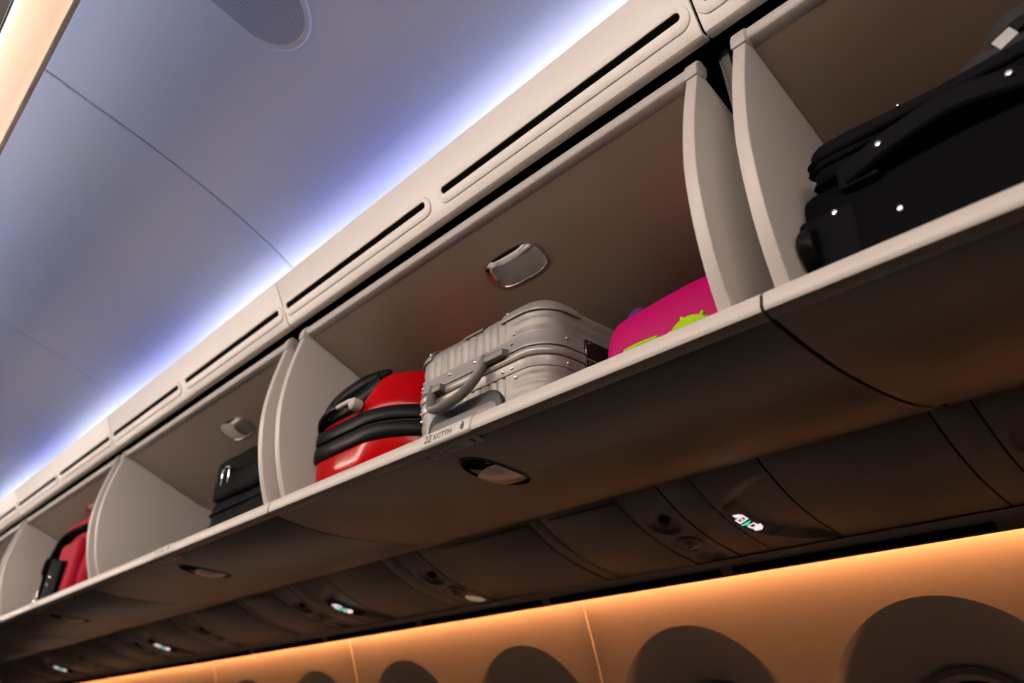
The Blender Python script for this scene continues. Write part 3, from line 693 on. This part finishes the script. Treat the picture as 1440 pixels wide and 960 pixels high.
# ---- children's ride-on case lying on its side
def shell_loft(bm, W, D, Rr, rows, hfun=None, N=120):   # rows: (inset, z)
    at, tot, lens = rrect(W, D, Rr); V = []
    for i in range(N):
        p, n = at(tot*i/N); col = []
        for ins, z in rows:
            q = p-n*ins; zz = z if hfun is None else hfun(q.x, q.y, z); col.append(bm.verts.new((q.x, q.y, zz)))
        V.append(col)
    for i in range(N):
        a, b = V[i], V[(i+1) % N]
        for k in range(len(rows)-1): bm.faces.new((a[k], b[k], b[k+1], a[k+1]))
    bm.faces.new([c[-1] for c in V]); bm.faces.new([c[0] for c in V][::-1])
def sstep(a, b, x): t = min(1, max(0, (x-a)/(b-a))); return t*t*(3-2*t)
def red_case():
    W, D, Rr = 0.362, 0.44, (0.17, 0.10, 0.10, 0.035)
    yf = 0.868
    t = thing('ride_on_case', 'glossy red hard-shell ride-on children\'s case with black band and carry strap', 'suitcase', loc=(-1.594, yf, floor_z(yf)+0.0005), rot=(TILT, 0, 0), local=True)
    at, tot, lens = rrect(W, D, Rr)
    obj('lower_shell', lambda bm: shell_loft(bm, W, D, Rr, [(0.030, 0.0), (0.016, 0.004), (0.006, 0.014), (0.002, 0.030), (0.0, 0.050), (0.0, 0.088)]), 'red', t, ang=60)
    def hf(x, y, z):
        k = sstep(0.150, 0.235, x+0.10*sstep(0.2, 0.35, y)); lo = 0.145+(z-0.145)*0.40
        return lo+(z-lo)*k
    obj('upper_shell', lambda bm: shell_loft(bm, W, D, Rr, [(0.006, 0.142), (0.004, 0.155), (0.007, 0.180), (0.012, 0.205), (0.020, 0.225), (0.034, 0.240), (0.055, 0.246), (0.09, 0.248)], hf, 160), 'red', t, ang=60)
    def bd(bm):
        prof = [(-0.006, 0.080), (0.006, 0.080), (0.0085, 0.084), (0.0085, 0.108), (0.006, 0.112), (0.001, 0.1135), (0.001, 0.1165), (0.006, 0.118), (0.0075, 0.122), (0.0065, 0.144), (0.003, 0.148), (-0.008, 0.148)]
        rr = []
        for i in range(140):
            p, n = at(tot*i/140); rr.append([bm.verts.new((p.x+n.x*o_, p.y+n.y*o_, z)) for o_, z in prof])
        for i in range(140):
            a, b = rr[i], rr[(i+1) % 140]
            for k in range(len(prof)-1): bm.faces.new((a[k], b[k], b[k+1], a[k+1]))
    obj('rubber_band', bd, 'rubber', t, ang=40)
    # padded black saddle loop in the scoop of the upper shell
    loop = spl([(0.030, 0.030, 0.158), (0.022, 0.030, 0.185), (0.045, 0.034, 0.213), (0.095, 0.040, 0.232), (0.150, 0.048, 0.245), (0.205, 0.060, 0.262)], 5)
    obj('saddle_pad', lambda bm: tube(bm, loop, [max(0.006, (0.023+0.004*math.sin(math.pi*i/(len(loop)-1)))*min(1, math.sqrt((len(loop)-1-i)/5))) for i in range(len(loop))], 12), 'rubber', t)
    fill = spl([(0.035, 0.050, 0.165), (0.09, 0.055, 0.195), (0.16, 0.062, 0.215), (0.195, 0.07, 0.235)], 5)
    obj('saddle_seat', lambda bm: tube(bm, fill, 0.038, 12), 'rubber', t)
    strap = spl([(0.012, 0.030, 0.140), (0.014, 0.012, 0.158), (0.045, -0.006, 0.176), (0.100, -0.014, 0.183), (0.150, -0.012, 0.180), (0.185, -0.006, 0.176)], 6)
    st = obj('carry_strap', lambda bm: tube(bm, strap, 0.013, 10, flat=(1.0, 0.5)), 'rubber', t)
    obj('strap_clip', lambda bm: (tube(bm, spl([(0.132, -0.022, 0.174), (0.160, -0.020, 0.176), (0.178, -0.016, 0.178)], 4), [0.0055]*5+[0.0062]*4, 10)), 'clip', st)
    obj('strap_knob', lambda bm: lathe(bm, [(0.013, -0.014), (0.0145, -0.004), (0.0135, 0.006), (0.009, 0.010), (0, 0.011)], (0.183, -0.012, 0.170), (-0.1, -1, 0.1), 20), 'clip', st)
    return t
red_case()
def pink_case():
    W, D, Rr = 0.296, 0.30, (0.03, 0.08, 0.08, 0.060)
    yf = 0.925
    t = thing('ride_on_case', 'bright pink ride-on children\'s case with lime wheel and purple horn', 'suitcase', loc=(-0.793, yf, floor_z(yf)+0.0005), rot=(TILT, 0, 0), local=True)
    def hf(x, y, z):
        k = 0.80+0.20*sstep(0.0, 0.20, x); return 0.08+(z-0.08)*k if z > 0.08 else z
    obj('upper_shell', lambda bm: shell_loft(bm, W, D, Rr, [(0.006, 0.072), (0.004, 0.085), (0.006, 0.105), (0.010, 0.125), (0.018, 0.144), (0.030, 0.156), (0.048, 0.164), (0.055, 0.166)], hf), 'pink', t, ang=60)
    obj('lower_shell', lambda bm: shell_loft(bm, W, D, Rr, [(0.020, 0.0), (0.006, 0.006), (0.0, 0.02), (0.0, 0.066), (0.003, 0.070)]), 'pink', t, ang=60)
    obj('trim_band', lambda bm: tube(bm, spl([(0.075, -0.001, 0.066), (0.105, -0.003, 0.067), (0.140, -0.003, 0.066)], 5), 0.005, 8), 'lime', t)
    wl = obj('wheel', lambda bm: lathe(bm, [(0.045, 0.0), (0.047, 0.010), (0.043, 0.020), (0.020, 0.026), (0, 0.026)], (0.205, 0.004, 0.030), (0, -1, 0), 32), 'lime', t)
    for a in (62, 106, 140): obj('wheel_nub', lambda bm: lathe(bm, [(0.0035, -0.004), (0.0035, 0.003), (0.002, 0.005), (0, 0.005)], (0.205+0.046*math.cos(R(a)), -0.010, 0.030+0.046*math.sin(R(a))), (math.cos(R(a)), 0, math.sin(R(a))), 10), 'lime', wl)
    obj('horn', lambda bm: lathe(bm, [(0.026, -0.05), (0.026, 0.01), (0.023, 0.026), (0.015, 0.038), (0.006, 0.043), (0, 0.043)], (0.052, 0.080, 0.146), (-0.25, 0.1, 0.9), 24), 'purple', t)
    return t
pink_case()

# ---- soft luggage
def softbox(bm, W, D, Ht, r=0.03, amp=0.004, seed=0, n=(26, 14, 14), bulge=0.0):
    def f(face, u, v):
        pass
    # rounded box as a displaced cube-sphere style grid
    nx, ny, nz = n
    vs = {}
    def vert(i, j, k):
        key = (i, j, k)
        if key in vs: return vs[key]
        p = Vector((W*i/nx, D*j/ny, Ht*k/nz))
        c = Vector((min(max(p.x, r), W-r), min(max(p.y, r), D-r), min(max(p.z, r), Ht-r)))
        d = p-c
        if d.length > 1e-9: q = c+d.normalized()*r
        else: q = p
        nn = (d.normalized() if d.length > 1e-9 else Vector((0, 0, 0)))
        bl = bulge*math.sin(math.pi*i/nx)*math.sin(math.pi*min(1, k/nz))
        q = q+nn*(amp*noise.noise(Vector((q.x*9+seed, q.y*9, q.z*14)))+bl*(1 if k > 0 else 0))
        if k == 0: q.z = max(0.0, q.z)
        vs[key] = bm.verts.new(q); return vs[key]
    def quad(a, b, c, d): bm.faces.new((a, b, c, d))
    for i in range(nx):
        for j in range(ny):
            for k in (0, nz): quad(vert(i, j, k), vert(i+1, j, k), vert(i+1, j+1, k), vert(i, j+1, k))
    for i in range(nx):
        for k in range(nz):
            for j in (0, ny): quad(vert(i, j, k), vert(i+1, j, k), vert(i+1, j, k+1), vert(i, j, k+1))
    for j in range(ny):
        for k in range(nz):
            for i in (0, nx): quad(vert(i, j, k), vert(i, j+1, k), vert(i, j+1, k+1), vert(i, j, k+1))
def rivets(parent, pts, r=0.0045, m_='chrome'):
    for p in pts: obj('rivet', lambda bm: lathe(bm, [(r, -0.002), (r, 0.001), (r*0.7, 0.0025), (0, 0.003)], p, (0, -1, 0), 12), m_, parent)
def black23():
    yf = 0.872; x0 = -0.379
    t = thing('trolley_bag', 'large black fabric trolley case with silver rivets in the row 23 bin', 'suitcase', loc=(x0, yf, floor_z(yf)+0.0005), rot=(TILT, 0, 0), local=True)
    W = 0.56
    obj('body', lambda bm: softbox(bm, W, 0.44, 0.150, 0.022, 0.003, 1), 'nylon', t)
    def lid(bm):
        softbox(bm, W-0.020, 0.44, 0.068, 0.026, 0.003, 5); bmesh.ops.translate(bm, verts=bm.verts, vec=(0.024, -0.012, 0.142))
    ld = obj('lid', lid, 'nylon2', t)
    for z, y in ((0.166, -0.0125), (0.178, -0.012), (0.150, -0.004)):
        obj('zipper', lambda bm: tube(bm, spl([(0.035, y+0.03, z), (0.05, y, z), (0.30, y-0.001, z), (0.54, y, z)], 8), 0.0035, 8), 'nylon', ld)
    cg = obj('corner_guard', lambda bm: (box(bm, (0.034, 0.014, 0.055), (0.078, 0.040, 0.108))), 'nylon2', t, bevel=0.012, seg=4)
    rivets(cg, [(0.048, -0.006, 0.098)])
    rivets(t, [(0.120, -0.001, 0.068)])
    obj('wheel', lambda bm: lathe(bm, [(0.0, -0.010), (0.024, -0.010), (0.027, -0.006), (0.027, 0.006), (0.024, 0.010), (0, 0.010)], (0.012, -0.004, 0.062), (1, 0, 0), 24), 'rubber', t)
    hp = spl([(0.070, -0.010, 0.139), (0.10, -0.016, 0.143), (0.125, -0.020, 0.148), (0.20, -0.026, 0.156), (0.255, -0.022, 0.150), (0.285, -0.014, 0.146), (0.31, -0.008, 0.144)], 5)
    hd = obj('grab_handle', lambda bm: tube(bm, hp, 0.015, 10, flat=(1.0, 0.45)), 'nylon2', t)
    for x, z in ((0.085, 0.138), (0.290, 0.145)): obj('handle_patch', lambda bm: box(bm, (x, -0.004, z), (0.050, 0.014, 0.034)), 'nylon2', hd, bevel=0.004)
    rivets(hd, [(0.077, -0.0135, 0.143), (0.122, -0.026, 0.147), (0.266, -0.028, 0.150), (0.300, -0.013, 0.146)])
    rivets(ld, [(0.150, -0.011, 0.196), (0.090, -0.008, 0.190)], 0.002)
black23()
def jacket():
    yf = 0.93; x0 = -0.225
    t = thing('folded_jacket', 'crumpled charcoal jacket lying on top of the black trolley case', 'jacket', loc=(x0, yf, floor_z(0.872)+0.208), rot=(TILT, 0, 0), local=True)
    def body(bm):
        def f(u, v):
            th = 2*math.pi*u; ph = math.pi*v
            x = 0.16+0.17*math.cos(th)*math.sin(ph)**0.7; y = 0.13+0.12*math.sin(th)*math.sin(ph)**0.7; z = 0.055-0.055*math.cos(ph)
            k = 1+0.22*noise.noise(Vector((x*16, y*16, z*26)))
            yy = 0.13+(y-0.13)*k; return Vector((0.16+(x-0.16)*k, yy, min(max(0.0, z*(0.30+4.0*max(0, x-0.02))*k), 0.128-0.45*yy)))
        grid(bm, f, 48, 26, closed_u=True)
    obj('cloth', body, 'jacket', t, ang=80)
    for k, (x, y, z) in enumerate(((0.06, 0.02, 0.03), (0.11, 0.0, 0.05), (0.17, 0.0, 0.06))):
        obj('fold', lambda bm: tube(bm, spl([(x-0.04, y+0.05, z-0.01), (x-0.01, y+0.02, z+0.012), (x+0.03, y+0.01, z+0.02), (x+0.07, y+0.03, z+0.012)], 5), [0.006+0.010*math.sin(math.pi*i/15) for i in range(16)], 8), 'jacket', t)
    o = obj('luggage_tag', lambda bm: box(bm, (0.112, -0.012, 0.034), (0.024, 0.003, 0.017), Matrix.Rotation(R(-24), 3, 'Y')), 'label', t, bevel=0.001)
jacket()
def black21():
    yf = 0.885; x0 = -2.175
    t = thing('soft_bag', 'small black fabric bag with two zip pulls in the row 21 bin', 'bag', loc=(x0, yf, floor_z(yf)+0.0005), rot=(TILT, 0, 0), local=True)
    W = 0.44
    obj('body', lambda bm: softbox(bm, W, 0.36, 0.115, 0.025, 0.005, 3), 'nylon', t)
    def top(bm):
        softbox(bm, W-0.01, 0.36, 0.075, 0.020, 0.005, 9); bmesh.ops.translate(bm, verts=bm.verts, vec=(0.003, -0.006, 0.106))
    tp = obj('flap', top, 'nylon', t)
    def top2(bm):
        softbox(bm, W-0.02, 0.35, 0.058, 0.012, 0.004, 11); bmesh.ops.translate(bm, verts=bm.verts, vec=(0.006, -0.002, 0.168))
    obj('upper_pocket', top2, 'nylon', t)
    for z in (0.045, 0.078): obj('seam_piping', lambda bm: tube(bm, spl([(0.002, 0.03, z), (0.012, 0.0, z), (0.2, -0.004, z), (0.42, 0.0, z)], 6), 0.004, 8), 'nylon2', t)
    for x in (0.085, 0.125):
        obj('zip_pull', lambda bm: tube(bm, [(x, -0.012, 0.182), (x+0.004, -0.018, 0.186), (x+0.008, -0.019, 0.176), (x+0.003, -0.017, 0.142)], 0.0024, 6), 'chrome', tp)
    obj('zip_bridge', lambda bm: tube(bm, [(0.088, -0.014, 0.186), (0.108, -0.018, 0.190), (0.130, -0.014, 0.187)], 0.0026, 6), 'chrome', tp)
black21()
def backpack():
    yf = 0.90; x0 = -3.745
    t = thing('backpack', 'red backpack with black shoulder straps leaning in an open bin', 'backpack', loc=(x0, yf, floor_z(yf)+0.0005), rot=(TILT, 0, 0), local=True)
    LEAN = 0.20
    def shear(bm):
        for v in bm.verts:
            v.co.x += LEAN*v.co.z
            v.co.y = min(v.co.y, 0.240-(v.co.z-0.25)*1.93) if v.co.z > 0.2 else v.co.y
    def body(bm):
        softbox(bm, 0.42, 0.24, 0.330, 0.030, 0.006, 4, (28, 16, 26)); shear(bm)
    obj('body', body, 'backpack', t)
    def pocket(bm):
        softbox(bm, 0.24, 0.05, 0.21, 0.024, 0.004, 8, (18, 6, 18)); bmesh.ops.translate(bm, verts=bm.verts, vec=(0.115, -0.028, 0.02)); shear(bm)
    obj('front_pocket', pocket, 'backpack', t)
    def L(x, y, z): return (x+LEAN*z, y, z)
    obj('shoulder_strap', lambda bm: tube(bm, spl([L(0.045, -0.012, 0.0), L(0.050, -0.024, 0.06), L(0.062, -0.024, 0.14), L(0.072, -0.022, 0.20), L(0.092, -0.016, 0.245), L(0.14, -0.010, 0.266), L(0.25, -0.008, 0.268), L(0.36, -0.008, 0.26)], 6), 0.024, 10, flat=(1.0, 0.5)), 'nylon', t)
    sp = obj('strap_pad', lambda bm: tube(bm, spl([L(0.060, -0.032, 0.085), L(0.070, -0.036, 0.15), L(0.086, -0.030, 0.21)], 6), [0.018]*4+[0.026]*5+[0.018]*4, 10, flat=(1, 0.5)), 'nylon', t)
    obj('buckle_panel', lambda bm: (box(bm, (0.195, -0.034, 0.080), (0.17, 0.022, 0.17), Matrix.Rotation(R(11.3), 3, 'Y'))), 'nylon', t, bevel=0.006)
    rg_ = obj('metal_ring', lambda bm: tube(bm, [(0.040+0.018*math.cos(a), -0.046, 0.045+0.024*math.sin(a)) for a in [2*math.pi*i/20 for i in range(20)]], 0.003, 8, closed=True), 'chrome', t)
    obj('hook', lambda bm: tube(bm, [(0.030, -0.05, 0.050), (0.075, -0.052, 0.030), (0.115, -0.05, 0.012)], 0.003, 8), 'chrome', rg_)
    for z in (0.075, 0.105): obj('buckle_line', lambda bm: box(bm, (0.150+LEAN*z, -0.047, z), (0.034, 0.003, 0.003), Matrix.Rotation(R(25), 3, 'Y')), 'chrome', t)
backpack()
